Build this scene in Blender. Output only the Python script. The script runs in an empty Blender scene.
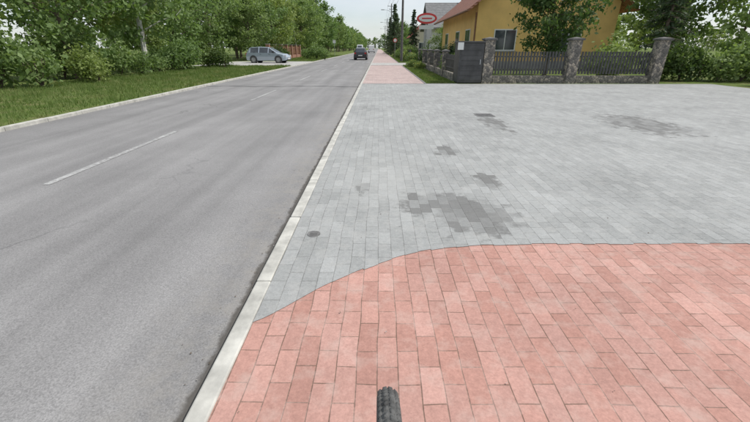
import bpy, math, random
import numpy as np
from mathutils import Vector, Matrix
random.seed(7); R=random.Random(11)
scene=bpy.context.scene
COL=scene.collection

# ---------------------------------------------------------------- materials
def new_mat(name):
    m=bpy.data.materials.new(name); m.use_nodes=True
    nt=m.node_tree; nt.nodes.clear()
    out=nt.nodes.new('ShaderNodeOutputMaterial'); b=nt.nodes.new('ShaderNodeBsdfPrincipled')
    nt.links.new(b.outputs[0],out.inputs[0])
    return m,nt,b,out
def N(nt,t,**kw):
    n=nt.nodes.new(t)
    for k,v in kw.items(): setattr(n,k,v)
    return n
def noise(nt,vec,scale,detail=4,rough=.6):
    n=N(nt,'ShaderNodeTexNoise'); n.inputs['Scale'].default_value=scale; n.inputs['Detail'].default_value=detail
    n.inputs['Roughness'].default_value=rough
    nt.links.new(vec,n.inputs['Vector']); return n.outputs['Fac']
def ramp(nt,fac,stops):
    r=N(nt,'ShaderNodeValToRGB'); cr=r.color_ramp
    while len(cr.elements)<len(stops): cr.elements.new(.5)
    for e,(p,c) in zip(cr.elements,stops):
        e.position=p; e.color=(c[0],c[1],c[2],1) if not isinstance(c,(int,float)) else (c,c,c,1)
    nt.links.new(fac,r.inputs[0]); return r.outputs[0]
def mix(nt,a,b,fac,mode='MIX'):
    m=N(nt,'ShaderNodeMix',data_type='RGBA',blend_type=mode)
    for s,v in ((6,a),(7,b),(0,fac)):
        if isinstance(v,(int,float)): m.inputs[s].default_value=v
        elif isinstance(v,tuple): m.inputs[s].default_value=(*v,1)
        else: nt.links.new(v,m.inputs[s])
    return m.outputs[2]
def math_(nt,op,a,b=0.0,clamp=False):
    m=N(nt,'ShaderNodeMath',operation=op,use_clamp=clamp)
    for i,v in enumerate((a,b)):
        if isinstance(v,(int,float)): m.inputs[i].default_value=v
        else: nt.links.new(v,m.inputs[i])
    return m.outputs[0]
def bump(nt,b,h,strength=.3,dist=.01):
    n=N(nt,'ShaderNodeBump'); n.inputs['Strength'].default_value=strength; n.inputs['Distance'].default_value=dist
    nt.links.new(h,n.inputs['Height']); nt.links.new(n.outputs[0],b.inputs['Normal'])
def pos(nt): return N(nt,'ShaderNodeNewGeometry').outputs['Position']

def simple(name,col,rough=.6,metal=0,var=.15,scale=8,spec=None,bmp=0):
    m,nt,b,o=new_mat(name)
    p=N(nt,'ShaderNodeTexCoord').outputs['Object']
    f=noise(nt,p,scale)
    lo=tuple(c*(1-var) for c in col); hi=tuple(min(1,c*(1+var)) for c in col)
    nt.links.new(ramp(nt,f,[(.3,lo),(.7,hi)]),b.inputs['Base Color'])
    b.inputs['Roughness'].default_value=rough; b.inputs['Metallic'].default_value=metal
    if spec is not None: b.inputs['Specular IOR Level'].default_value=spec
    if bmp: bump(nt,b,noise(nt,p,scale*6),bmp,.01)
    return m

def mask_blob(nt,P,cx,cy,rx,ry,warp=.5,wscale=5):
    """0..1 mask of an irregular blob on the ground"""
    mp=N(nt,'ShaderNodeMapping',vector_type='POINT')
    mp.inputs['Location'].default_value=(-cx/rx,-cy/ry,0); mp.inputs['Scale'].default_value=(1/rx,1/ry,0)
    nt.links.new(P,mp.inputs[0])
    ln=N(nt,'ShaderNodeVectorMath',operation='LENGTH'); nt.links.new(mp.outputs[0],ln.inputs[0])
    nz=noise(nt,P,wscale,5,.7)
    v=math_(nt,'ADD',ln.outputs['Value'],math_(nt,'MULTIPLY',math_(nt,'SUBTRACT',nz,.5),warp*4))
    return math_(nt,'SUBTRACT',1.15,v,True)

def paving(name,c1,c2,mort,dirt,stains=False,brickvar=.07):
    m,nt,b,o=new_mat(name)
    P=pos(nt)
    sep=N(nt,'ShaderNodeSeparateXYZ'); nt.links.new(P,sep.inputs[0])
    wob=math_(nt,'MULTIPLY',math_(nt,'SUBTRACT',noise(nt,P,1.3,2),.5),.05)
    px=math_(nt,'ADD',sep.outputs[0],wob); py=math_(nt,'ADD',sep.outputs[1],wob)
    cmb=N(nt,'ShaderNodeCombineXYZ')
    nt.links.new(py,cmb.inputs[0]); nt.links.new(px,cmb.inputs[1])
    br=N(nt,'ShaderNodeTexBrick'); br.offset=.5
    br.inputs['Scale'].default_value=1; br.inputs['Brick Width'].default_value=.2; br.inputs['Row Height'].default_value=.1
    br.inputs['Mortar Size'].default_value=.0034; br.inputs['Mortar Smooth'].default_value=.6
    br.inputs['Color1'].default_value=(*c1,1); br.inputs['Color2'].default_value=(*c2,1); br.inputs['Mortar'].default_value=(*mort,1)
    nt.links.new(cmb.outputs[0],br.inputs['Vector'])
    row=math_(nt,'FLOOR',math_(nt,'DIVIDE',px,.1))
    par=math_(nt,'MODULO',math_(nt,'ADD',row,1000.0),2.0)
    off=math_(nt,'MULTIPLY',math_(nt,'SUBTRACT',1.0,par),.1)
    colm=math_(nt,'FLOOR',math_(nt,'DIVIDE',math_(nt,'ADD',py,off),.2))
    qy=math_(nt,'SUBTRACT',math_(nt,'ADD',math_(nt,'MULTIPLY',colm,.2),.1),off); qx=math_(nt,'ADD',math_(nt,'MULTIPLY',row,.1),.05)
    Q=N(nt,'ShaderNodeCombineXYZ'); nt.links.new(qx,Q.inputs[0]); nt.links.new(qy,Q.inputs[1]); Q=Q.outputs[0]
    wn=N(nt,'ShaderNodeTexWhiteNoise'); wn.noise_dimensions='2D'
    qr=N(nt,'ShaderNodeCombineXYZ'); nt.links.new(row,qr.inputs[0]); nt.links.new(colm,qr.inputs[1]); nt.links.new(qr.outputs[0],wn.inputs['Vector'])
    wv=wn.outputs['Value']
    col=br.outputs['Color']
    # sand fills and hides many of the joints in patches
    jn=ramp(nt,noise(nt,P,3.5,5,.7),[(.42,0.0),(.62,.75)])
    jm=math_(nt,'MULTIPLY',br.outputs['Fac'],jn)
    col=mix(nt,col,tuple((a+d)/2 for a,d in zip(c1,dirt)),jm)
    big=noise(nt,P,.9,5,.65); fine=noise(nt,P,90,3,.7); mid=noise(nt,P,7,4,.6)
    col=mix(nt,col,ramp(nt,wv,[(0,1-brickvar),(1,1+brickvar)]),1.0,'MULTIPLY')
    col=mix(nt,col,ramp(nt,big,[(.3,.84),(.7,1.12)]),1.0,'MULTIPLY')
    col=mix(nt,col,ramp(nt,fine,[(.3,.86),(.7,1.10)]),1.0,'MULTIPLY')
    col=mix(nt,col,ramp(nt,noise(nt,P,28,4,.75),[(.35,.9),(.65,1.07)]),1.0,'MULTIPLY')
    col=mix(nt,col,dirt,ramp(nt,mid,[(.5,0.0),(.75,.55)]))
    if stains:
        PQ=N(nt,'ShaderNodeMix',data_type='VECTOR'); PQ.inputs[0].default_value=.45
        nt.links.new(P,PQ.inputs[4]); nt.links.new(Q,PQ.inputs[5]); PQ=PQ.outputs[1]
        s=mask_blob(nt,PQ,.60,3.3,.40,.28,.75,4.5)
        s=math_(nt,'MAXIMUM',s,mask_blob(nt,PQ,.88,3.02,.36,.34,.75,5))
        for a in ((.98,5.35,.14,.30),(1.25,4.0,.12,.3),(2.35,7.6,.22,.9),(5.3,7.5,.6,1.1),(-.2,3.75,.09,.14)):
            s=math_(nt,'MAXIMUM',s,mask_blob(nt,PQ,*a,.8,5))
        s=math_(nt,'MULTIPLY',s,3.0,True)
        k=ramp(nt,wv,[(.15,.35),(.7,1.0)])
        s=math_(nt,'MULTIPLY',s,k)
        wpt=mask_blob(nt,PQ,.1,4.2,.5,1.2,.7,3)
        col=mix(nt,col,(.42,.42,.40),math_(nt,'MULTIPLY',wpt,.35))
        col=mix(nt,col,(.105,.102,.097),math_(nt,'MULTIPLY',s,.66))
    nt.links.new(col,b.inputs['Base Color'])
    b.inputs['Roughness'].default_value=.85; b.inputs['Specular IOR Level'].default_value=.25
    h=math_(nt,'ADD',math_(nt,'MULTIPLY',math_(nt,'SUBTRACT',br.outputs['Fac'],math_(nt,'MULTIPLY',jm,.7)),-1.0),math_(nt,'MULTIPLY',fine,.3))
    h=math_(nt,'ADD',h,math_(nt,'MULTIPLY',wv,.35))
    bump(nt,b,h,.6,.005)
    return m
M_red=paving('red_paving',(.50,.295,.25),(.425,.23,.187),(.215,.14,.105),(.46,.355,.31))
M_redfar=paving('faded_red_paving',(.48,.375,.35),(.44,.34,.315),(.30,.25,.23),(.43,.39,.37))
M_grey=paving('grey_paving',(.355,.36,.352),(.315,.32,.312),(.235,.235,.225),(.385,.38,.362),True)
M_drive=paving('pale_paving',(.46,.45,.43),(.42,.41,.39),(.29,.28,.26),(.40,.38,.35))

def asphalt():
    m,nt,b,o=new_mat('asphalt')
    P=pos(nt)
    f=noise(nt,P,120,2,.7); g=noise(nt,P,.5,5,.6)
    mp=N(nt,'ShaderNodeMapping'); mp.inputs['Scale'].default_value=(1.2,.05,1); nt.links.new(P,mp.inputs[0])
    st=noise(nt,mp.outputs[0],1.4,4)
    col=ramp(nt,f,[(.25,(.15,.146,.144)),(.5,(.232,.227,.224)),(.8,(.33,.32,.315))])
    col=mix(nt,col,ramp(nt,g,[(.3,.86),(.7,1.14)]),1.0,'MULTIPLY')
    col=mix(nt,col,ramp(nt,st,[(.35,.85),(.65,1.12)]),1.0,'MULTIPLY')
    v=N(nt,'ShaderNodeTexVoronoi',feature='DISTANCE_TO_EDGE'); v.inputs['Scale'].default_value=.35
    wv=N(nt,'ShaderNodeVectorMath',operation='ADD'); nt.links.new(P,wv.inputs[0])
    nn=N(nt,'ShaderNodeTexNoise'); nn.inputs['Scale'].default_value=1.5; nn.inputs['Detail'].default_value=6; nt.links.new(P,nn.inputs['Vector'])
    nt.links.new(nn.outputs['Color'],wv.inputs[1]); nt.links.new(wv.outputs[0],v.inputs['Vector'])
    cr=ramp(nt,v.outputs['Distance'],[(.0,.5),(.006,0.0)])
    cr2=math_(nt,'MULTIPLY',cr,ramp(nt,noise(nt,P,.25,2),[(.48,0.0),(.6,1.0)]))
    col=mix(nt,col,(.07,.07,.07),cr2)
    col=mix(nt,col,(.10,.10,.10),ramp(nt,noise(nt,P,2.2,6,.7),[(.66,0.0),(.74,.5)]))
    sep=N(nt,'ShaderNodeSeparateXYZ'); nt.links.new(P,sep.inputs[0])
    e=math_(nt,'MULTIPLY',math_(nt,'ADD',sep.outputs[0],1.45),1.6,True)
    col=mix(nt,col,(.30,.28,.25),math_(nt,'MULTIPLY',e,ramp(nt,noise(nt,P,6,5,.7),[(.4,0.0),(.65,.6)])))
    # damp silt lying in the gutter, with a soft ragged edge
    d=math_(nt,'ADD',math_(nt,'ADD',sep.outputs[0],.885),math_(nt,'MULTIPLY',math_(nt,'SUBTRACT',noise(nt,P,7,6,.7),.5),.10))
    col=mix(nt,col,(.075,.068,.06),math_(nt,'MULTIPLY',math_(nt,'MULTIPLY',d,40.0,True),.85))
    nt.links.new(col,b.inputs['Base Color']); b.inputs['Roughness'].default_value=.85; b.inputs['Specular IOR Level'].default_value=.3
    bump(nt,b,f,.35,.004); return m
M_asph=asphalt()
def grassmat():
    m,nt,b,o=new_mat('grass_ground'); P=pos(nt)
    f=noise(nt,P,1.1,6,.7); g=noise(nt,P,30,3,.7)
    col=ramp(nt,f,[(.3,(.08,.125,.03)),(.5,(.12,.165,.045)),(.62,(.18,.18,.08)),(.75,(.24,.20,.12))])
    col=mix(nt,col,ramp(nt,g,[(.3,.6),(.7,1.3)]),1.0,'MULTIPLY')
    nt.links.new(col,b.inputs['Base Color']); b.inputs['Roughness'].default_value=.95; b.inputs['Specular IOR Level'].default_value=.1
    bump(nt,b,g,.8,.03); return m
M_grass=grassmat()
def leafmat(name,c1,c2,c3,tl=.35):
    m,nt,b,o=new_mat(name)
    P=pos(nt); f=noise(nt,P,.9,2,.7)
    oi=N(nt,'ShaderNodeObjectInfo')
    col=ramp(nt,f,[(.3,c1),(.5,c2),(.72,c3)])
    col=mix(nt,col,ramp(nt,oi.outputs['Random'],[(0,(.78,.86,.82)),(.5,(1,1,1)),(1,(1.25,1.12,.95))]),1.0,'MULTIPLY')
    nt.links.new(col,b.inputs['Base Color']); b.inputs['Roughness'].default_value=.6; b.inputs['Specular IOR Level'].default_value=.25
    tr=N(nt,'ShaderNodeBsdfTranslucent'); nt.links.new(mix(nt,col,(1.4,1.5,.8),1.0,'MULTIPLY'),tr.inputs[0])
    ms=N(nt,'ShaderNodeMixShader'); ms.inputs[0].default_value=tl
    nt.links.new(b.outputs[0],ms.inputs[1]); nt.links.new(tr.outputs[0],ms.inputs[2]); nt.links.new(ms.outputs[0],o.inputs[0])
    return m
M_leaf=leafmat('leaves',(.13,.19,.065),(.19,.265,.10),(.27,.34,.15))
M_leafd=leafmat('dark_leaves',(.05,.09,.03),(.08,.13,.045),(.12,.17,.06))
M_needle=leafmat('needles',(.045,.07,.04),(.065,.10,.055),(.09,.13,.07))
M_blade=leafmat('grass_blades',(.11,.155,.04),(.15,.205,.06),(.27,.26,.12))
M_flower=simple('yellow_flowers',(.65,.5,.05),.6)
M_bark=simple('bark',(.13,.10,.075),.9,var=.4,scale=6,bmp=.5)
M_birch=simple('birch_bark',(.5,.49,.45),.8,var=.5,scale=5,bmp=.3)
M_kerb=simple('kerb_concrete',(.45,.44,.40),.85,var=.28,scale=6,bmp=.2)
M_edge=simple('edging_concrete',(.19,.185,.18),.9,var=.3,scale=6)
M_post=simple('weathered_post',(.12,.115,.11),.9,var=.3,scale=6)
M_line=simple('dark_line',(.06,.06,.06),.7,var=.3,scale=4)
M_conc=simple('concrete',(.33,.32,.30),.9,var=.2,scale=3,bmp=.2)
M_metal=simple('galvanised_steel',(.42,.43,.44),.45,.7)
M_black=simple('black_plastic',(.03,.03,.032),.5)
M_iron=simple('cast_iron',(.18,.175,.17),.7,.2,var=.3,scale=20)
M_tyre=simple('tyre_rubber',(.095,.095,.092),.8,var=.5,scale=25,bmp=.5)
M_glass=simple('window_glass',(.04,.05,.06),.08,var=.2,scale=1,spec=.8)
M_wframe=simple('white_frame',(.7,.7,.68),.5,var=.05)
M_brownf=simple('brown_wood',(.22,.11,.06),.6,var=.3,scale=6)
M_anthr=simple('anthracite_panel',(.065,.064,.064),.6,var=.4,scale=2.5)
M_yel=simple('yellow_render',(.76,.50,.18),.9,var=.09,scale=1.2,bmp=.1)
M_cream=simple('cream_render',(.6,.54,.42),.9,var=.07,scale=1.5,bmp=.1)
M_whiter=simple('white_render',(.62,.61,.58),.9,var=.07,scale=1.5,bmp=.1)
def worn_paint():
    m,nt,b,o=new_mat('worn_road_paint'); P=pos(nt)
    f=noise(nt,P,16,6,.75); g=noise(nt,P,1.2,2)
    s=math_(nt,'ADD',f,math_(nt,'MULTIPLY',g,.35))
    nt.links.new(ramp(nt,s,[(.58,(.24,.235,.23)),(.74,(.40,.40,.39)),(.9,(.55,.55,.53))]),b.inputs['Base Color']); b.inputs['Roughness'].default_value=.8; return m
M_white=worn_paint()
def tiles(name,c):
    m,nt,b,o=new_mat(name); p=N(nt,'ShaderNodeTexCoord').outputs['Object']
    w=N(nt,'ShaderNodeTexWave',wave_type='BANDS',bands_direction='Z'); w.inputs['Scale'].default_value=1.6; nt.links.new(p,w.inputs[0])
    w2=N(nt,'ShaderNodeTexWave',wave_type='BANDS',bands_direction='Y'); w2.inputs['Scale'].default_value=1.6; nt.links.new(p,w2.inputs[0])
    h=math_(nt,'ADD',w.outputs['Fac'],w2.outputs['Fac'])
    f=noise(nt,p,2.5)
    col=ramp(nt,f,[(.3,tuple(x*.75 for x in c)),(.7,tuple(x*1.2 for x in c))])
    col=mix(nt,col,ramp(nt,h,[(.1,.6),(.6,1.05)]),1.0,'MULTIPLY')
    nt.links.new(col,b.inputs['Base Color']); b.inputs['Roughness'].default_value=.7; bump(nt,b,h,.6,.05); return m
M_roofb=tiles('brown_roof_tiles',(.27,.11,.065)); M_roofr=tiles('red_roof_tiles',(.40,.10,.06)); M_roofg=tiles('grey_roof_tiles',(.16,.16,.16))
def stone():
    m,nt,b,o=new_mat('stone_cladding'); p=N(nt,'ShaderNodeTexCoord').outputs['Object']
    v=N(nt,'ShaderNodeTexVoronoi'); v.inputs['Scale'].default_value=9; nt.links.new(p,v.inputs['Vector'])
    e=N(nt,'ShaderNodeTexVoronoi',feature='DISTANCE_TO_EDGE'); e.inputs['Scale'].default_value=9; nt.links.new(p,e.inputs['Vector'])
    bw=N(nt,'ShaderNodeRGBToBW'); nt.links.new(v.outputs['Color'],bw.inputs[0])
    col=ramp(nt,bw.outputs[0],[(.2,(.13,.12,.11)),(.5,(.23,.21,.185)),(.8,(.38,.33,.27))])
    col=mix(nt,(.08,.08,.075),col,ramp(nt,e.outputs['Distance'],[(.02,0.0),(.06,1.0)]))
    nt.links.new(col,b.inputs['Base Color']); b.inputs['Roughness'].default_value=.9; bump(nt,b,e.outputs['Distance'],.7,.04); return m
M_stone=stone()
def brickwall():
    m,nt,b,o=new_mat('fence_brick'); p=N(nt,'ShaderNodeTexCoord').outputs['Object']
    sp=N(nt,'ShaderNodeSeparateXYZ'); nt.links.new(p,sp.inputs[0]); c=N(nt,'ShaderNodeCombineXYZ')
    nt.links.new(math_(nt,'ADD',sp.outputs[0],sp.outputs[1]),c.inputs[0]); nt.links.new(sp.outputs[2],c.inputs[1])
    br=N(nt,'ShaderNodeTexBrick'); br.inputs['Scale'].default_value=1; br.inputs['Brick Width'].default_value=.25; br.inputs['Row Height'].default_value=.08
    br.inputs['Mortar Size'].default_value=.006
    br.inputs['Color1'].default_value=(.34,.15,.09,1); br.inputs['Color2'].default_value=(.26,.11,.07,1); br.inputs['Mortar'].default_value=(.3,.28,.25,1)
    nt.links.new(c.outputs[0],br.inputs['Vector']); nt.links.new(br.outputs['Color'],b.inputs['Base Color']); b.inputs['Roughness'].default_value=.9; return m
M_brick=brickwall()
def carpaint(name,c,metal=.3):
    m=simple(name,c,.28,metal,var=.03); 
    b=[n for n in m.node_tree.nodes if n.type=='BSDF_PRINCIPLED'][0]; b.inputs['Coat Weight'].default_value=.6; return m
M_silver=carpaint('silver_blue_paint',(.36,.42,.48)); M_blackp=carpaint('black_paint',(.02,.021,.024)); M_whitep=carpaint('white_paint',(.75,.75,.75),0)
M_lamp=simple('headlamp_glass',(.6,.62,.65),.15); M_tail=simple('tail_lamp',(.35,.015,.015),.25); M_signred=simple('sign_red',(.6,.05,.05),.4,var=.05)
M_rim=simple('alloy_rim',(.4,.41,.42),.35,.8)

# ---------------------------------------------------------------- mesh builder
class MB:
    def __init__(s): s.v=[]; s.f=[]; s.m=[]
    def add(s,vs,fs,mi=0):
        o=len(s.v); s.v+= [tuple(v) for v in vs]; s.f+=[tuple(i+o for i in f) for f in fs]; s.m+=[mi]*len(fs)
    def box(s,x0,x1,y0,y1,z0,z1,mi=0):
        s.add([(x0,y0,z0),(x1,y0,z0),(x1,y1,z0),(x0,y1,z0),(x0,y0,z1),(x1,y0,z1),(x1,y1,z1),(x0,y1,z1)],
              [(0,3,2,1),(4,5,6,7),(0,1,5,4),(1,2,6,5),(2,3,7,6),(3,0,4,7)],mi)
    def tube(s,p0,p1,r0,r1,n=8,mi=0,cap=True):
        p0=Vector(p0);p1=Vector(p1); d=(p1-p0)
        if d.length<1e-6: return
        q=d.to_track_quat('Z','Y'); vs=[]
        for p,r in((p0,r0),(p1,r1)):
            for i in range(n):
                a=2*math.pi*i/n; vs.append(p+q@Vector((r*math.cos(a),r*math.sin(a),0)))
        fs=[(i,(i+1)%n,n+(i+1)%n,n+i) for i in range(n)]
        if cap: fs+=[tuple(range(n-1,-1,-1)),tuple(range(n,2*n))]
        s.add(vs,fs,mi)
    def path(s,pts,r,n=8,mi=0):
        for a,b in zip(pts[:-1],pts[1:]): s.tube(a,b,r,r,n,mi)
    def torus(s,c,R_,r,axis='X',n=64,k=12,mi=0):
        vs=[]
        for i in range(n):
            a=2*math.pi*i/n
            for j in range(k):
                b=2*math.pi*j/k; rr=R_+r*math.cos(b)
                vs.append((c[0]+r*math.sin(b),c[1]+rr*math.cos(a),c[2]+rr*math.sin(a)))
        fs=[(i*k+j,((i+1)%n)*k+j,((i+1)%n)*k+(j+1)%k,i*k+(j+1)%k) for i in range(n) for j in range(k)]
        s.add(vs,fs,mi)
    def obj(s,name,mats,parent=None,loc=(0,0,0),smooth=False,bevel=0):
        me=bpy.data.meshes.new(name); me.from_pydata(s.v,[],s.f)
        for m in (mats if isinstance(mats,(list,tuple)) else [mats]): me.materials.append(m)
        me.polygons.foreach_set('material_index',s.m)
        if smooth: me.polygons.foreach_set('use_smooth',[True]*len(s.f))
        me.update()
        o=bpy.data.objects.new(name,me); COL.objects.link(o); o.location=loc
        if parent: o.parent=parent
        if bevel:
            b=o.modifiers.new('b','BEVEL'); b.width=bevel; b.segments=2; b.limit_method='ANGLE'
        return o
def empty(name,loc=(0,0,0),rot=0):
    e=bpy.data.objects.new(name,None); COL.objects.link(e); e.location=loc; e.rotation_euler=(0,0,rot); return e
def sheet(name,pts,z,mat,parent=None):
    b=MB(); b.add([(x,y,z) for x,y in pts],[tuple(range(len(pts)))]); return b.obj(name,mat,parent)
def rect(x0,x1,y0,y1): return [(x0,y0),(x1,y0),(x1,y1),(x0,y1)]

# ---------------------------------------------------------------- ground & road
RZ=-.07
sheet('ground',rect(-1500,1500,-200,2500),-.14,M_grass)
sheet('road',rect(-7.2,-.80,-30,900),RZ,M_asph)
sheet('grass_verge',rect(-.70,300,-30,900),-.012,M_grass)
sheet('grass_verge',rect(-300,-7.32,-30,900),-.012,M_grass)
def kerb(name,x0,x1,y1=260):
    b=MB(); y=-10.0; r=random.Random(3)
    while y<y1:
        dx=r.uniform(-.004,.004); dz=r.uniform(-.003,.003)
        b.box(x0+dx,x1+dx,y,y+.992,-.2,.004+dz,0); y+=1.0
    b.box(x0,x1,y1,900,-.2,.0,0)
    return b.obj(name,M_kerb,bevel=.010)
kerb('kerb',-.80,-.703); kerb('kerb',-7.32,-7.2)
b=MB(); y=4.0
while y<420:
    b.box(-3.945,-3.855,y,y+3.0,RZ+.004,RZ+.0045); y+=7.5
b.obj('lane_marking',M_white)
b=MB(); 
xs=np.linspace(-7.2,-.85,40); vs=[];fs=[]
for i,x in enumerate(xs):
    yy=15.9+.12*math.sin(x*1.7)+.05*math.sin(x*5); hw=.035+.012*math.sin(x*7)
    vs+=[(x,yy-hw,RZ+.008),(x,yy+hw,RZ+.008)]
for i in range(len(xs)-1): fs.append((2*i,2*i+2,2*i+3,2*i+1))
b.add(vs,fs); b.obj('cross_road_line',M_line)  # narrow dark wavy strip laid across the road surface
# paving
sheet('brick_path',rect(-.70,3.4,-8,16.38),-.004,M_red)
key=[(-.70,1.60),(-.636,1.645),(-.56,1.72),(-.48,1.807),(-.38,1.915),(-.26,2.02),(-.13,2.125),(0,2.215),(.12,2.29),(.233,2.35),(.35,2.40),(.47,2.44),(.817,2.495),(1.4,2.52),(3.4,2.54)]
kx=[k[0] for k in key]; ky=[k[1] for k in key]; bnd=[]; rr=random.Random(5)
bnd.append((-.70,1.60)); x=-.70
while x<3.3:
    xe=round(x+.1,3); j=rr.uniform(-.010,.010)
    for q in (x+.004,(x+xe)/2,xe-.004): bnd.append((q,float(np.interp(q,kx,ky))+j))
    x=xe
bnd+=[(3.4,2.5),(14,2.5)]
sheet('driveway_paving',bnd+[(14,16.38),(-.70,16.38)],.0,M_grey)
b=MB(); b.box(-.70,3.35,16.38,16.47,-.1,.004); b.box(1.95,2.03,16.5,34,-.1,.012); b.box(1.95,2.03,40,140,-.1,.012); b.box(-.70,1.94,34,34.1,-.1,.008)  # first box: dark strip across the path where the grey paving ends
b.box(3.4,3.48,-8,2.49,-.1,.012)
b.obj('path_edging_and_strip',M_edge)
sheet('brick_path',rect(-.70,1.95,16.47,34),-.002,M_redfar)
sheet('driveway_paving',rect(-.70,8,34.1,40),-.002,M_drive)
sheet('brick_path',rect(-.70,1.95,40,400),-.003,M_redfar)
sheet('driveway_paving',rect(-16,-7.32,33,44),-.002,M_drive)
b=MB(); b.tube((-.53,2.66,-.01),(-.53,2.66,.004),.055,.053,20); 
for i in range(4): b.box(-.56,-.50,2.63+i*.018,2.64+i*.018,.004,.007)
b.obj('valve_cover',M_iron)
b=MB(); b.box(2.2,2.6,8.3,8.7,-.05,.005); 
for i in range(5): b.box(2.23,2.57,8.33+i*.07,8.36+i*.07,.005,.010)
b.obj('drain_cover',M_iron)
rng=np.random.default_rng(77); b=MB()
for i in range(900):
    x=rng.uniform(-.70,3); y=rng.uniform(.8,16); s=rng.uniform(.002,.007); a=rng.uniform(0,6.28)
    if rng.random()<.5: x=-.80-abs(rng.normal())*.10-.01; z=RZ+.006
    else: z=.003
    b.add([(x+s*math.cos(a),y+s*math.sin(a),z),(x-s*math.sin(a),y+s*math.cos(a),z),(x-s*math.cos(a),y-s*math.sin(a),z+s*.4),(x+s*math.sin(a)*.6,y-s*math.cos(a)*.6,z+s*.7)],[(0,1,2,3)],int(rng.random()<.4))
b.obj('grit',[M_bark,M_conc])

# ---------------------------------------------------------------- vegetation
def leaf_quads(centers,size,rng,flat=0.0,elong=1.0):
    n=len(centers)
    a=rng.normal(size=(n,3)); a[:,2]*=(1-flat); a/=np.linalg.norm(a,axis=1)[:,None]
    t=rng.normal(size=(n,3)); u=np.cross(a,t); u/=np.linalg.norm(u,axis=1)[:,None]; w=np.cross(a,u)
    s=(size*rng.uniform(.6,1.3,n))[:,None]
    c=np.asarray(centers)
    V=np.stack([c-u*s*elong,c-w*s*.6,c+u*s*elong,c+w*s*.6],1).reshape(-1,3)
    return V
def make_tree(name,seed,h,cr,base,tr,nleaf,lsize,barkm,leafm,lean=.3,shape='oval'):
    rng=np.random.default_rng(seed); r=random.Random(seed); b=MB()
    pts=[Vector((0,0,-.2))]; k=7
    for i in range(1,k+1):
        f=i/k; pts.append(Vector((lean*math.sin(f*2+seed)-lean*math.sin(seed),lean*math.cos(f*2.6+seed)-lean*math.cos(seed),h*.93*f)))
    def tp(f):
        x=f*k; i=min(int(x),k-1); return pts[i].lerp(pts[i+1],x-i)
    for i in range(k): b.tube(pts[i],pts[i+1],tr*(1-i/k*.88),tr*(1-(i+1)/k*.88),8,0,False)
    tips=[]
    nl=26
    for i in range(nl):
        f=base+(1-base)*(i+.5*r.random())/nl; a=i*2.4+r.uniform(-.4,.4)
        g=(f-base)/(1-base)
        if shape=='oval': rad=cr*(math.sin(math.pi*min(1,.18+g*.78))**.8)
        else: rad=cr*(1-g)**.8+.25
        rad*=r.uniform(.6,1.2)
        p0=tp(f*.93 if shape=='oval' else f)
        d=Vector((math.cos(a)*rad,math.sin(a)*rad,rad*r.uniform(.25,.75) if shape=='oval' else rad*r.uniform(-.15,.2)))
        p1=p0+d*.55; p2=p0+d+Vector((0,0,-.08*rad))
        rr=tr*.35*(1-g*.7)
        b.tube(p0,p1,rr,rr*.6,5,0,False); b.tube(p1,p2,rr*.6,rr*.15,5,0,False)
        for q in (.35,.6,.8,1.0):
            c=p0.lerp(p2,q); tips.append((c,.28+.38*q))
            if r.random()<.7:
                e=c+Vector((r.uniform(-1,1),r.uniform(-1,1),r.uniform(-.4,.7)))*rad*.38
                b.tube(c,e,rr*.25,rr*.08,4,0,False); tips.append((e,.5))
    tips.append((tp(.99),.4)); tips.append((tp(1),.3))
    w=np.array([t[1]**2 for t in tips]); w/=w.sum()
    idx=rng.choice(len(tips),nleaf,p=w)
    T=np.array([tuple(t[0]) for t in tips]); S=np.array([t[1] for t in tips])*max(.6,cr/2.6)
    C=T[idx]+rng.normal(size=(nleaf,3))*S[idx][:,None]*np.array([.55,.55,.42])
    C[:,2]=np.maximum(C[:,2],.4)
    V=leaf_quads(C,lsize,rng)
    o=len(b.v); b.v+=[tuple(x) for x in V.tolist()]; b.f+=[(o+4*i,o+4*i+1,o+4*i+2,o+4*i+3) for i in range(nleaf)]; b.m+=[1]*nleaf
    me=bpy.data.meshes.new(name); me.from_pydata(b.v,[],b.f); me.materials.append(barkm); me.materials.append(leafm)
    me.polygons.foreach_set('material_index',b.m); me.update(); return me
def make_spruce(name,seed,h,cr,nper=20,leafm=M_needle):
    rng=np.random.default_rng(seed); r=random.Random(seed); b=MB()
    b.tube((0,0,-.2),(0,0,h),.02*h,.01,8,0,False); C=[]
    n=int(h*3.0)
    for i in range(n):
        g=(i+.5)/n; z=h*(.08+.9*g); rad=cr*(1-g)**.9+.1
        for j in range(7):
            a=r.uniform(0,6.28); L=rad*r.uniform(.6,1.2); e=Vector((math.cos(a)*L,math.sin(a)*L,z-L*.28))
            b.tube((0,0,z),e,.025,.008,4,0,False)
            t=rng.uniform(.15,1,nper); 
            for tt in t: C.append((e.x*tt+rng.normal()*.09,e.y*tt+rng.normal()*.09,z+(e.z-z)*tt-abs(rng.normal())*.10))
    C=np.array(C); V=leaf_quads(C,.11,rng,flat=0,elong=1.4); nl=len(C)
    o=len(b.v); b.v+=[tuple(x) for x in V.tolist()]; b.f+=[(o+4*i,o+4*i+1,o+4*i+2,o+4*i+3) for i in range(nl)]; b.m+=[1]*nl
    me=bpy.data.meshes.new(name); me.from_pydata(b.v,[],b.f); me.materials.append(M_bark); me.materials.append(leafm)
    me.polygons.foreach_set('material_index',b.m); me.update(); return me
birch=[make_tree('birch_mesh',s,12,2.5,.16,.16,6500,.14,M_birch,M_leaf,.5) for s in (1,2,3)]
decid=[make_tree('broadleaf_mesh',s,10,3.2,.14,.2,7500,.15,M_bark,M_leaf,.4) for s in (4,5)]
dark=[make_tree('dark_tree_mesh',s,9,3.0,.18,.2,7000,.15,M_bark,M_leafd,.3) for s in (6,)]
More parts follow.
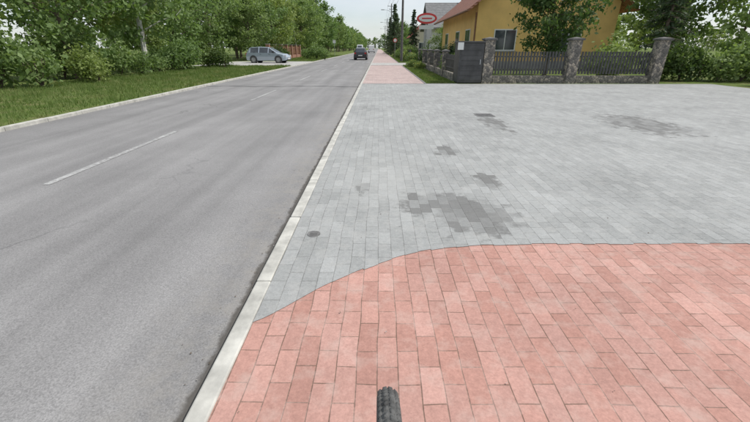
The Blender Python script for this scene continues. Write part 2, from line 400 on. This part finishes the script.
spruce=[make_spruce('spruce_mesh',s,8,1.9) for s in (8,9)]
midt=[make_tree('mid_tree_mesh',s,11.5,2.8,.14,.18,3200,.21,M_bark,M_leaf,.4) for s in (15,16)]
farm=[make_tree('far_tree_mesh',s,12,3.0,.12,.2,1500,.36,M_bark,M_leaf,.4) for s in (12,13,14)]
def inst(name,me,x,y,s=1,parent=None,rot=None,z=0,sz=None):
    o=bpy.data.objects.new(name,me); COL.objects.link(o); o.location=(x,y,z)
    o.scale=(s,s,sz if sz else s*R.uniform(.85,1.12)); o.rotation_euler=(0,0,R.uniform(0,6.28) if rot is None else rot)
    if parent: o.parent=parent
    return o
y=14.0
while y<150:
    x=-14.8+R.uniform(-1.4,1.4)
    t=R.random()
    if not(32<y<44.5):
        if y>75: inst('broadleaf_tree',R.choice(midt),x,y,R.uniform(.75,1.15))
        elif t<.6: inst('birch_tree',R.choice(birch),x,y,R.uniform(.7,1.05))
        else: inst('broadleaf_tree',R.choice(decid),x,y,R.uniform(.75,1.15))
    y+=R.uniform(3.4,5.4)*(1 if y<80 else 1.6)
y=18.0
while y<70:
    me=R.choice(birch+decid+dark) if y<45 else R.choice(midt); inst('birch_tree' if me in birch else 'broadleaf_tree',me,-19.5+R.uniform(-1.5,1.5),y,R.uniform(.85,1.15)); y+=R.uniform(4.5,7)
far=empty('distant_trees')
for row,(x0,ystart,yend,st) in enumerate([(-15,150,420,8),(-21,72,420,10),(-28,12,200,8),(12,110,420,10),(20,70,420,10),(30,35,240,9)]):
    y=ystart
    while y<yend:
        inst('trees',R.choice(farm),x0+R.uniform(-2,2),y,R.uniform(.7,1.1)*(1 if x0<0 else .75),far); y+=st*R.uniform(.7,1.3)
x=-60
while x<80:
    inst('trees',R.choice(farm),x,420+R.uniform(-8,8),R.uniform(.8,1.3),far); x+=5.5
# low tree belts on the far field edges, left and right
for (xa,xb,yy) in ((-150,-45,190),(45,170,190)):
    x=xa
    while x<xb: inst('trees',R.choice(farm),x,yy+R.uniform(-10,10),R.uniform(.7,1.1),far); x+=5

def bush_mesh(name,seed,boxes,n,ls,mat,extra=None):
    rng=np.random.default_rng(seed); b=MB(); C=[]
    tot=sum(bx[3]*bx[4]*bx[5] for bx in boxes)
    for (cx,cy,cz,sx,sy,sz) in boxes:
        k=int(n*sx*sy*sz/tot); d=rng.normal(size=(k,3)); d/=np.linalg.norm(d,axis=1)[:,None]; rr=rng.uniform(.5,1.15,k)[:,None]
        lob=1+.18*np.sin(d[:,:1]*5+seed)+.15*np.cos(d[:,1:2]*6+seed)
        C.append(d*rr*lob*np.array([sx,sy,sz])*.8+np.array([cx,cy,cz])+rng.normal(size=(k,3))*.07)
        for q in range(5):
            e=(cx+rng.uniform(-.5,.5)*sx,cy+rng.uniform(-.5,.5)*sy,cz+sz*.3); b.tube((cx,cy,0),e,.02,.008,4,0,False)
    C=np.concatenate(C); C[:,2]=np.abs(C[:,2])+.02; V=leaf_quads(C,ls,rng); nl=len(C)
    o=len(b.v); b.v+=[tuple(x) for x in V.tolist()]; b.f+=[(o+4*i,o+4*i+1,o+4*i+2,o+4*i+3) for i in range(nl)]
    b.m+=[(2 if (extra and rng.random()<.06) else 1) for i in range(nl)]
    me=bpy.data.meshes.new(name); me.from_pydata(b.v,[],b.f); me.materials.append(M_bark); me.materials.append(mat)
    if extra: me.materials.append(extra)
    me.polygons.foreach_set('material_index',b.m); me.update(); return me
sh1=bush_mesh('shrub_mesh',21,[(0,0,.6,.7,.7,.65),(.5,.3,.4,.5,.5,.5),(-.4,-.3,.35,.4,.5,.4)],2400,.055,M_leafd)
sh2=bush_mesh('shrub_mesh_b',22,[(0,0,.5,.8,.8,.6),(-.6,.2,.4,.5,.6,.4)],2400,.055,M_leaf,M_flower)
sh3=bush_mesh('shrub_mesh_c',25,[(0,0,.7,.8,.8,.7),(.8,.2,.5,.6,.6,.5),(-.7,.3,.45,.5,.6,.5)],3000,.06,M_leaf)
thuja=bush_mesh('thuja_mesh',23,[(0,0,1.0,.45,.45,1.1),(0,0,1.8,.28,.28,.7)],4200,.05,M_needle)
for (x,y) in [(4.5,23),(4.6,25.2),(4.5,27.4),(4.5,29.6)]: inst('thuja_shrub',thuja,x,y,R.uniform(.7,.95))
for (x,y) in [(4.5,19.5),(4.5,21),(3.9,31.5),(3.6,42),(3.9,45),(3.7,48),(4.1,52),(3.6,57),(4.2,62),(3.6,67),(4.6,73),(4.2,80)]: inst('garden_shrub',R.choice([sh1,sh2,sh3]),x,y,R.uniform(.9,1.4))
inst('garden_shrub',sh2,2.7,31,.6); inst('garden_shrub',sh2,2.9,28.5,.5)
for (x,y,s) in [(2.9,76,1.0),(3.6,84,1.1),(2.8,92,1.0),(4,102,1.1),(3.2,115,1.1),(5.6,66,.8)]: inst('spruce_tree',R.choice(spruce),x,y,s)
inst('broadleaf_tree',dark[0],9.3,22.0,.62); inst('broadleaf_tree',decid[0],8.0,49,.5); inst('broadleaf_tree',decid[1],6.0,100,.8)
inst('broadleaf_tree',dark[0],19,26,.9); inst('spruce_tree',spruce[0],14,20,.8); inst('broadleaf_tree',decid[1],24,20,.9)
for (x,y) in [(-8.3,53),(-12.1,47.5),(-12.6,30.5),(-13.4,27),(-14.2,24.5),(-14,21),(-13.2,17.5),(-14.4,14.5),(-13.9,11),(-15.5,19),(-16,27),(-16.5,31)]: inst('wild_shrub',R.choice([sh1,sh3,sh3]),x,y,R.uniform(.9,1.7))
for (x,y) in [(11,18.6),(14,18.2),(16.5,17.8),(19,17.5),(21.5,17.8)]: inst('garden_shrub',R.choice([sh1,sh3]),x,y,R.uniform(1.1,1.6))

def grass(name,regions,h,seed):
    rng=np.random.default_rng(seed); V=[];F=[]
    for (x0,x1,y0,y1,n) in regions:
        X=rng.uniform(x0,x1,n);Y=rng.uniform(y0,y1,n);A=rng.uniform(0,6.28,n)
        cl=.6+.5*np.sin(X*2.3+np.sin(Y*1.7)*2)*np.cos(Y*1.9+X)
        H=h*rng.uniform(.3,1.5,n)*(.5+cl); L=rng.normal(size=(n,2))*.4*h; W=.004+.003*rng.random(n)
        W=W*(1+Y/12)
        for i in range(n):
            o=len(V);c,s=math.cos(A[i])*W[i],math.sin(A[i])*W[i]
            V+=[(X[i]-c,Y[i]-s,-.012),(X[i]+c,Y[i]+s,-.012),(X[i]+L[i,0],Y[i]+L[i,1],H[i])]; F.append((o,o+1,o+2))
    b=MB(); b.add(V,F); return b.obj(name,M_blade)
grass('grass_tufts',[(2.05,3.3,16.6,34,11000),(2.05,3.3,40,70,5000),(3.5,5,-.5,2.45,5000)],.05,5)
grass('grass_tufts',[(-14,-7.4,5,33,40000),(-13,-7.4,44,80,12000)],.09,6)

# ---------------------------------------------------------------- fences
def stone_pillar(x,y,h=1.68,w=.42):
    e=empty('stone_pillar',(x,y,0)); b=MB(); b.box(-w/2,w/2,-w/2,w/2,-.05,h); b.obj('shaft',M_stone,e,bevel=.01)
    b=MB(); b.box(-w/2-.05,w/2+.05,-w/2-.05,w/2+.05,h,h+.07); b.add([(-w/2-.04,-w/2-.04,h+.07),(w/2+.04,-w/2-.04,h+.07),(w/2+.04,w/2+.04,h+.07),(-w/2-.04,w/2+.04,h+.07),(0,0,h+.13)],[(0,1,4),(1,2,4),(2,3,4),(3,0,4)]); b.obj('cap',M_post,e)
    return e
for x in (4.62,8.2,11.8): stone_pillar(x,16.85)
EX=3.36
e=empty('bin_enclosure',(EX,16.62,0)); b=MB()
b.box(0,1.02,0,.06,.02,1.58); b.box(0,.06,.06,1.0,.02,1.58); b.box(.96,1.02,.06,1.0,.02,1.58); b.box(.0,1.02,1.0,1.06,.02,1.58); b.obj('walls',M_anthr,e,bevel=.01)
b=MB(); b.box(-.04,1.04,-.04,1.1,1.583,1.65); b.obj('roof',M_anthr,e,bevel=.01)
b=MB(); 
for i in range(7): b.box(.06,.96,-.012,-.002,.12+i*.2,.27+i*.2)
b.obj('door_slats',M_anthr,e,bevel=.004)
b=MB(); b.box(-.10,.14,-.075,-.045,1.32,1.60); b.box(.88,.91,-.05,-.012,.75,.95,1); b.obj('number_plate',[M_wframe,M_metal],e)
def panel_fence(name,x0,y0,x1,y1,h=1.45,mat=M_anthr,plinth=True,gap=.13):
    L=math.hypot(x1-x0,y1-y0); e=empty(name,(x0,y0,0),math.atan2(y1-y0,x1-x0)); b=MB()
    if plinth: b.box(0,L,-.1,.1,-.05,.3); b.obj('plinth',M_stone,e)
    b=MB()
    n=int(L/gap)
    for i in range(n): b.box(i*gap+.02,i*gap+.02+gap*.62,-.015,.015,.36,h)
    b.box(0,L,.016,.05,.5,.55); b.box(0,L,.016,.05,h-.22,h-.17); b.obj('slats',mat,e); return e
for x in (4.83,8.41): panel_fence('panel_fence',x,16.85,x+3.16,16.85,1.25)
y=17.7
while y<31: 
    panel_fence('panel_fence',3.5,y+.2,3.5,y+3.2-.2,1.1); y+=3.2
    stone_pillar(3.5,y,1.2,.3)
y=42
while y<75:
    panel_fence('panel_fence',3.4,y,3.4,y+2.5,1.2,M_brownf if y>58 else M_anthr); y+=2.7
def brick_fence(x,y0,y1):
    e=empty('brick_fence',(x,y0,0)); b=MB(); L=y1-y0; n=int(L/3)
    b.box(-.12,.12,0,L,-.05,.45,0)
    for i in range(n+1): b.box(-.2,.2,i*3-.2,i*3+.2,-.05,1.75,0); b.box(-.24,.24,i*3-.24,i*3+.24,1.75,1.82,2)
    for i in range(n):
        for k in range(17): b.box(-.02,.02,i*3+.25+k*.15,i*3+.35+k*.15,.5,1.55,1)
        b.box(.021,.06,i*3+.2,i*3+2.8,.7,.76,1); b.box(.021,.06,i*3+.2,i*3+2.8,1.3,1.36,1)
    b.obj('masonry',[M_brick,M_brownf,M_conc],e)
brick_fence(-12.8,46,64)

# ---------------------------------------------------------------- houses
def house(name,x0,x1,y0,y1,eave,ridge,wallm,roofm,axis='Y',over=.6,wins_w=None,wins_s=None):
    e=empty(name); b=MB()
    b.box(x0,x1,y0,y1,-.05,eave)
    if axis=='Y':
        xm=(x0+x1)/2; b.add([(x0,y0,eave),(x1,y0,eave),(xm,y0,ridge),(x0,y1,eave),(x1,y1,eave),(xm,y1,ridge)],[(0,1,2),(5,4,3)])
    else:
        ym=(y0+y1)/2; b.add([(x0,y0,eave),(x0,y1,eave),(x0,ym,ridge),(x1,y0,eave),(x1,y1,eave),(x1,ym,ridge)],[(2,1,0),(3,4,5)])
    b.obj('walls',wallm,e)
    b=MB(); b.box(x0-.03,x1+.03,y0-.03,y1+.03,-.05,.5); b.obj('plinth',M_conc,e)
    b=MB(); t=.18
    if axis=='Y':
        k=(ridge-eave)/((x1-x0)/2); ze=eave-over*k; A=y0-over; B=y1+over
        for sx,xe in ((-1,x0-over),(1,x1+over)):
            b.add([(xe,A,ze+.02),(xe,B,ze+.02),(xm,B,ridge+.02),(xm,A,ridge+.02),(xe,A,ze+t),(xe,B,ze+t),(xm,B,ridge+t),(xm,A,ridge+t)],
                  [(0,1,2,3),(4,7,6,5),(0,4,5,1),(1,5,6,2),(3,7,4,0)])
        b.obj('roof',roofm,e)
        g=MB(); 
        for xe,s in ((x0-over,-1),(x1+over,1)): g.tube((xe+s*.07,A,ze+.08),(xe+s*.07,B,ze+.08),.07,.07,8)
        g.tube((x0-.07,y0+.1,0),(x0-.07,y0+.1,ze),.05,.05,8); g.obj('gutter_pipe',M_brownf,e)
    else:
        k=(ridge-eave)/((y1-y0)/2); ze=eave-over*k; A=x0-over; B=x1+over
        for ye in (y0-over,y1+over):
            b.add([(A,ye,ze+.02),(B,ye,ze+.02),(B,ym,ridge+.02),(A,ym,ridge+.02),(A,ye,ze+t),(B,ye,ze+t),(B,ym,ridge+t),(A,ym,ridge+t)],
                  [(0,1,2,3),(4,7,6,5),(0,4,5,1),(1,5,6,2),(3,7,4,0)])
        b.obj('roof',roofm,e)
    xm=(x0+x1)/2; ym=(y0+y1)/2
    b=MB(); b.box(xm+.6,xm+1.2,ym-.3,ym+.3,eave,ridge+.9); b.box(xm+.54,xm+1.26,ym-.36,ym+.36,ridge+.9,ridge+1.0); b.obj('chimney',M_brick,e)
    b=MB()
    for (c,z,w,h) in (wins_w or []):
        b.box(x0-.05,x0-.003,c-w/2,c+w/2,z,z+h,0); b.box(x0-.06,x0-.051,c-w/2+.07,c-.03,z+.07,z+h-.07,1); b.box(x0-.06,x0-.051,c+.03,c+w/2-.07,z+.07,z+h-.07,1); b.box(x0-.14,x0-.051,c-w/2-.08,c+w/2+.08,z-.06,z-.003,2)
    for (c,z,w,h) in (wins_s or []):
        b.box(c-w/2,c+w/2,y0-.05,y0-.003,z,z+h,0); b.box(c-w/2+.07,c-.03,y0-.06,y0-.051,z+.07,z+h-.07,1); b.box(c+.03,c+w/2-.07,y0-.06,y0-.051,z+.07,z+h-.07,1); b.box(c-w/2-.08,c+w/2+.08,y0-.14,y0-.051,z-.06,z-.003,2)
    b.obj('windows',[M_wframe,M_glass,M_conc],e)
    return e
house('yellow_house',6.9,16.7,29,44,4.3,8.2,M_yel,M_roofb,'Y',.8,[(31.5,1.2,1.6,1.5),(35.5,1.2,1.6,1.5),(41,1.2,1.6,1.5)],[(9,1.2,1.6,1.4),(13.5,1.2,1.8,1.4),(10.2,4.4,1.2,1.3),(13.2,4.4,1.2,1.3)])
house('white_house',7.5,16,58,68,4.2,7.4,M_whiter,M_roofg,'X',.6,[(60.5,1,1.4,1.4),(65,1,1.4,1.4),(63,4.2,1.2,1.2)],[(9.5,1,1.4,1.4)])
house('red_roofed_house',7,15,84,94,3.8,7.6,M_cream,M_roofr,'Y',.6,[(86,1,1.4,1.4),(91,1,1.4,1.4)],[(9,1,1.4,1.4),(11,4,1.2,1.2)])
house('cream_house',17.5,26,4.5,15,3.6,7.0,M_cream,M_roofr,'Y',.7,[(7,1,1.6,1.4),(12.5,1,1.6,1.4)],[(20,1,1.6,1.4)])

# ---------------------------------------------------------------- poles, signs
def utility_pole(x,y,h=9.5):
    e=empty('utility_pole',(x,y,0)); b=MB(); b.tube((0,0,-.3),(0,0,h),.15,.085,12); b.obj('post',M_post,e,smooth=False)
    b=MB(); b.box(-.8,.8,-.05,.05,h-.5,h-.4); b.box(-.45,.45,-.05,.05,h-1.1,h-1.0)
    for xx in (-.7,0,.7): b.tube((xx,0,h-.4),(xx,0,h-.25),.04,.03,8,1)
    for xx in (-.4,.4): b.tube((xx,0,h-1.0),(xx,0,h-.86),.04,.03,8,1)
    b.obj('crossarm',[M_metal,M_conc],e)
    b=MB(); b.path([(0,-.02,h-1.6),(-.6,-.02,h-1.25),(-1.5,-.02,h-1.1)],.03,8); b.box(-2.1,-1.45,-.12,.08,h-1.16,h-1.05,1); b.obj('lamp_arm',[M_metal,M_conc],e)
poles=[2,44,84,124,164]
for p in poles[1:]: utility_pole(2.5,p)
e=empty('overhead_wires'); b=MB()
for xx,zz in ((-.7,9.25),(0,9.25),(.7,9.25),(-.4,8.64),(.4,8.64)):
    for a,c in zip(poles[1:-1],poles[2:]):
        pts=[(2.5+xx,a+(c-a)*t/8,zz-.7*4*(t/8)*(1-t/8)) for t in range(9)]; b.path(pts,.012,4)
b.obj('wires',M_black,e)
def road_sign(x,y,kind):
    e=empty('traffic_sign',(x,y,0)); b=MB(); b.tube((0,0,-.2),(0,0,2.7),.03,.03,10); b.obj('post',M_metal,e)
    b=MB()
    if kind=='round':
        b.tube((0,-.05,2.4),(0,-.035,2.4),.3,.3,28,0); b.tube((0,-.056,2.4),(0,-.051,2.4),.22,.22,28,1)
    else:
        b.box(-.25,.25,-.05,-.035,2.1,2.6,1); 
    b.obj('face',[M_signred,M_wframe],e)
road_sign(2.4,60,'round'); road_sign(-7.8,70,'square')
e=empty('advertising_sign',(5.9,51,0)); b=MB(); b.tube((0,0,-.2),(0,0,4.5),.09,.07,10); b.obj('mast',M_metal,e)
def ell(rx,rz,y0,y1,z,mi,b,n=32,cx=0):
    a0=[2*math.pi*i/n for i in range(n)]
    vs=[(cx+rx*math.cos(a),y0,z+rz*math.sin(a)) for a in a0]+[(cx+rx*math.cos(a),y1,z+rz*math.sin(a)) for a in a0]
    b.add(vs,[tuple(range(n)),tuple(range(2*n-1,n-1,-1))]+[(i,n+i,n+(i+1)%n,(i+1)%n) for i in range(n)],mi)
b=MB(); ell(1.25,.6,-.12,.12,4.7,0,b); ell(1.0,.38,-.14,-.125,4.7,1,b)
b.box(-.62,.62,-.155,-.143,4.63,4.77,0); b.box(-.9,.9,-.08,.08,3.5,3.95,1); b.obj('board',[M_signred,M_wframe],e)

# ---------------------------------------------------------------- vehicles
def car(name,paint,loc,rot,kind='hatch'):
    e=empty(name,loc,rot)
    P,G,K=0,1,2
    if kind=='hatch':
        st=[(-2.05,.34,.60,.64,.74,.64,P,P),(-2.0,.25,.88,.93,.80,.66,P,G),(-1.72,.22,.95,1.36,.82,.57,P,P),(-1.55,.22,.95,1.43,.83,.57,G,P),(-.72,.22,.94,1.48,.84,.58,P,P),(-.62,.22,.94,1.48,.84,.58,G,P),
            (.25,.22,.93,1.44,.84,.57,P,P),(.33,.22,.93,1.42,.84,.57,G,G),(1.08,.22,.92,.97,.83,.68,P,P),(1.75,.22,.78,.84,.80,.66,P,P),(2.0,.25,.62,.68,.74,.62,P,P),(2.08,.32,.5,.54,.66,.58,P,P)]
    elif kind=='van':
        st=[(-2.6,.35,.9,1.0,.88,.8,P,P),(-2.58,.3,1.15,2.1,.92,.8,P,P),(-2.4,.3,1.15,2.25,.93,.8,P,P),(.6,.3,1.15,2.25,.93,.8,P,P),(.75,.3,1.15,2.2,.93,.78,G,P),(1.3,.3,1.12,2.1,.93,.76,G,G),(1.95,.3,1.1,1.15,.92,.78,P,P),(2.5,.3,.9,.95,.88,.75,P,P),(2.65,.4,.6,.66,.8,.7,P,P)]
    b=MB(); vs=[]
    for (x,zb,zm,zt,w,wr,_,_) in st:
        vs+=[(x,-w*.94,zb),(x,-w,(zb+zm)/2+.02),(x,-w*.97,zm),(x,-wr,zt-.03),(x,-wr*.85,zt),(x,wr*.85,zt),(x,wr,zt-.03),(x,w*.97,zm),(x,w,(zb+zm)/2+.02),(x,w*.94,zb)]
    n=10
    for i in range(len(st)-1):
        sm,tm=st[i][6],st[i][7]
        for j in range(n):
            m=K if j==9 else (sm if j in(2,6) else (tm if j in(4,) else P))
            if j in (3,5): m=P
            b.f.append((i*n+j,i*n+(j+1)%n,(i+1)*n+(j+1)%n,(i+1)*n+j)); b.m.append(m)
    b.f.append(tuple(range(n-1,-1,-1))); b.m.append(P); o=(len(st)-1)*n; b.f.append(tuple(range(o,o+n))); b.m.append(P)
    b.v=vs; b.f=[tuple(reversed(f)) for f in b.f]; body=b.obj('body',[paint,M_glass,M_black],e,smooth=False,bevel=.02)
    wb=1.27 if kind=='hatch' else 1.7; W=.84 if kind=='hatch' else .93; r=.31 if kind=='hatch' else .34
    b=MB()
    for x in (-wb,wb):
        for s in (-1,1):
            b.tube((x,s*(W-.22),r+.03),(x,s*(W+.012),r+.03),r+.06,r+.06,24,1)
            b.tube((x,s*(W-.2),r),(x,s*(W+.03),r),r,r*.97,24,0); b.tube((x,s*(W+.02),r),(x,s*(W+.036),r),r*.66,r*.6,20,2)
            for k in range(5):
                a=k*1.2566; b.tube((x,s*(W+.04),r),(x+math.cos(a)*r*.58,s*(W+.04),r+math.sin(a)*r*.58),.03,.022,5,2)
    b.obj('wheels',[M_tyre,M_black,M_rim],e)
    x0=st[0][0]; x1=st[-1][0]; zl=.72 if kind=='hatch' else .9
    b=MB()
    for s in (-1,1):
        b.box(x1-.22,x1-.03,s*.62-.14,s*.62+.14,zl-.14,zl+.02,0)
        b.box(x0-.015 if kind!='hatch' else x0-.005,x0+.15,s*.66-.12,s*.66+.12,zl,zl+.2,1)
        b.box(.75,.95,s*(W+.12)-.07,s*(W+.12)+.07,.95 if kind=='hatch' else 1.3,1.08 if kind=='hatch' else 1.55,2)
        for hx in (-.5,.4): b.box(hx-.08,hx+.08,s*(W+.005)-.01,s*(W+.005)+.01,.80,.83,2)
    b.box(x0-.03,x0-.005,-.26,.26,.5,.61,3); b.box(x1+.003,x1+.02,-.26,.26,.36,.47,3); b.box(x0-.02,x0+.1,-.7,.7,.30,.42,2); b.box(x1-.1,x1+.01,-.55,.55,.28,.35,2)
    b.obj('trim',[M_lamp,M_tail,M_black,M_wframe],e)
    return e
car('silver_hatchback_car',M_silver,(-11.1,39.8,0),math.radians(-6))
car('black_car',M_blackp,(-2.4,53,RZ),math.radians(90))
car('white_van',M_whitep,(-2.3,125,RZ),math.radians(90),'van')
car('white_van',M_whitep,(-5.6,118,RZ),math.radians(-90),'van')

# ---------------------------------------------------------------- bicycle
BX,BY=.026,.440; WR=.345
bk=empty('bicycle',(BX,BY,0))
def wheel(nm,cy):
    b=MB(); b.torus((0,cy,WR),WR-.031,.029,n=96,k=14,mi=0)
    for i in range(92):
        for row,off in ((0,-.021),(1,-.007),(2,.007),(3,.021)):
            a=2*math.pi*(i+(.5 if row in(1,3) else 0))/92
            rr=WR-.031+math.sqrt(max(0,.0295**2-off**2)); tang=Vector((0,-math.sin(a),math.cos(a))); rad=Vector((0,math.cos(a),math.sin(a)))
            nrm=(rad*(rr-WR+.031)+Vector((off,0,0))).normalized(); c=Vector((off,cy,WR))+rad*rr
            side=nrm.cross(tang); vs=[]
            hw=.0058; hl=.0075; sk=.45 if off>0 else -.45
            for h,kx in ((-.003,1.0),(.0026,.85)):
                for (sx,sy) in ((-1,-1),(1,-1),(1,1),(-1,1)): vs.append(c+nrm*h+(side+tang*sk)*hw*sx*kx+tang*hl*sy*kx)
            b.add(vs,[(4,5,6,7),(0,1,5,4),(1,2,6,5),(2,3,7,6),(3,0,4,7)],0)
    b.torus((0,cy,WR),WR-.062,.011,n=64,k=8,mi=1); b.tube((-.05,cy,WR),(.05,cy,WR),.022,.022,14,1)
    for i in range(32):
        a=2*math.pi*i/32; s=.03 if i%2 else -.03; b.tube((s,cy+.02*math.cos(a+.6),WR+.02*math.sin(a+.6)),(0,cy+(WR-.065)*math.cos(a),WR+(WR-.065)*math.sin(a)),.001,.001,4,1,False)
    o=b.obj(nm,[M_tyre,M_metal],bk,smooth=True); return o
wheel('front_wheel',0); wheel('rear_wheel',-1.06)
b=MB()
for s in (-.055,.055): b.path([(s,0,WR),(s,-.13,.70),(s*.6,-.15,.74)],.014,10,0)
b.tube((0,-.15,.74),(0,-.20,.92),.022,.022,12,0)
b.tube((0,-.155,.76),(0,-.62,.30),.02,.02,12,0); b.tube((0,-.18,.86),(0,-.72,.78),.017,.017,12,0); b.tube((0,-.62,.30),(0,-.76,.92),.016,.016,12,0)
for s in (-.06,.06): b.tube((s*.4,-.62,.30),(s,-1.06,WR),.011,.009,8,0); b.tube((s*.3,-.72,.76),(s,-1.06,WR),.009,.008,8,0)
b.tube((0,-.20,.92),(0,-.215,.97),.016,.016,10,1); b.tube((0,-.215,.97),(0,-.20,.985),.016,.016,10,1)
b.path([(-.31,-.30,1.0),(-.12,-.22,.985),(.12,-.22,.985),(.31,-.30,1.0)],.013,10,1)
b.tube((-.33,-.31,1.0),(-.20,-.252,.994),.018,.018,10,1); b.tube((.33,-.31,1.0),(.20,-.252,.994),.018,.018,10,1)
b.tube((-.07,-.62,.30),(.07,-.62,.30),.02,.02,12,1); b.tube((.065,-.62,.30),(.07,-.62,.30),.09,.09,24,1)
b.tube((.08,-.62,.30),(.08,-.5,.18),.01,.01,8,1); b.box(.08,.17,-.54,-.46,.17,.19,1); b.tube((-.08,-.62,.30),(-.08,-.74,.42),.01,.01,8,1); b.box(-.17,-.08,-.78,-.70,.41,.43,1)
b.obj('frame',[M_blackp,M_black],bk)
b=MB(); b.add([(-.07,-.92,.94),(.07,-.92,.94),(.02,-.66,.95),(-.02,-.66,.95),(-.07,-.92,.98),(.07,-.92,.98),(.02,-.64,.97),(-.02,-.64,.97)],[(0,3,2,1),(4,5,6,7),(0,1,5,4),(1,2,6,5),(2,3,7,6),(3,0,4,7)]); b.obj('saddle',M_black,bk,bevel=.015)

# ---------------------------------------------------------------- light
AZ,EL=math.radians(92),math.radians(56)
d=Vector((math.sin(AZ)*math.cos(EL),math.cos(AZ)*math.cos(EL),math.sin(EL)))
L=bpy.data.lights.new('sun','SUN'); L.energy=3.6; L.angle=math.radians(.5); L.color=(1,.96,.90)
so=bpy.data.objects.new('sun',L); COL.objects.link(so); so.rotation_euler=d.to_track_quat('Z','Y').to_euler()
w=bpy.data.worlds.new('World'); scene.world=w; w.use_nodes=True; nt=w.node_tree
bg=nt.nodes['Background']; sky=nt.nodes.new('ShaderNodeTexSky'); sky.sky_type='NISHITA'; sky.sun_disc=False
sky.sun_elevation=EL; sky.sun_rotation=AZ; sky.dust_density=1.0; sky.air_density=1.0
# thin high cloud veil over the sky
tc=nt.nodes.new('ShaderNodeTexCoord'); mp=nt.nodes.new('ShaderNodeMapping'); mp.inputs['Scale'].default_value=(1,1,4); nt.links.new(tc.outputs['Generated'],mp.inputs[0])
cf=noise(nt,mp.outputs[0],3.0,4,.6)
veil=ramp(nt,cf,[(.35,.4),(.65,.88)])
skyc=mix(nt,sky.outputs[0],(5.9,6.2,6.5),veil)
nt.links.new(skyc,bg.inputs[0]); bg.inputs[1].default_value=.14

# ---------------------------------------------------------------- camera
cd=bpy.data.cameras.new('camera'); cam=bpy.data.objects.new('camera',cd); COL.objects.link(cam)
cd.sensor_width=36; cd.lens=365/750*36; cd.clip_start=.05; cd.clip_end=4000
cam.location=(0,0,1.4); cam.rotation_euler=(math.radians(90-24.1),0,math.radians(.57))
scene.camera=cam
scene.view_settings.view_transform='Standard'; scene.view_settings.look='None'; scene.view_settings.exposure=0
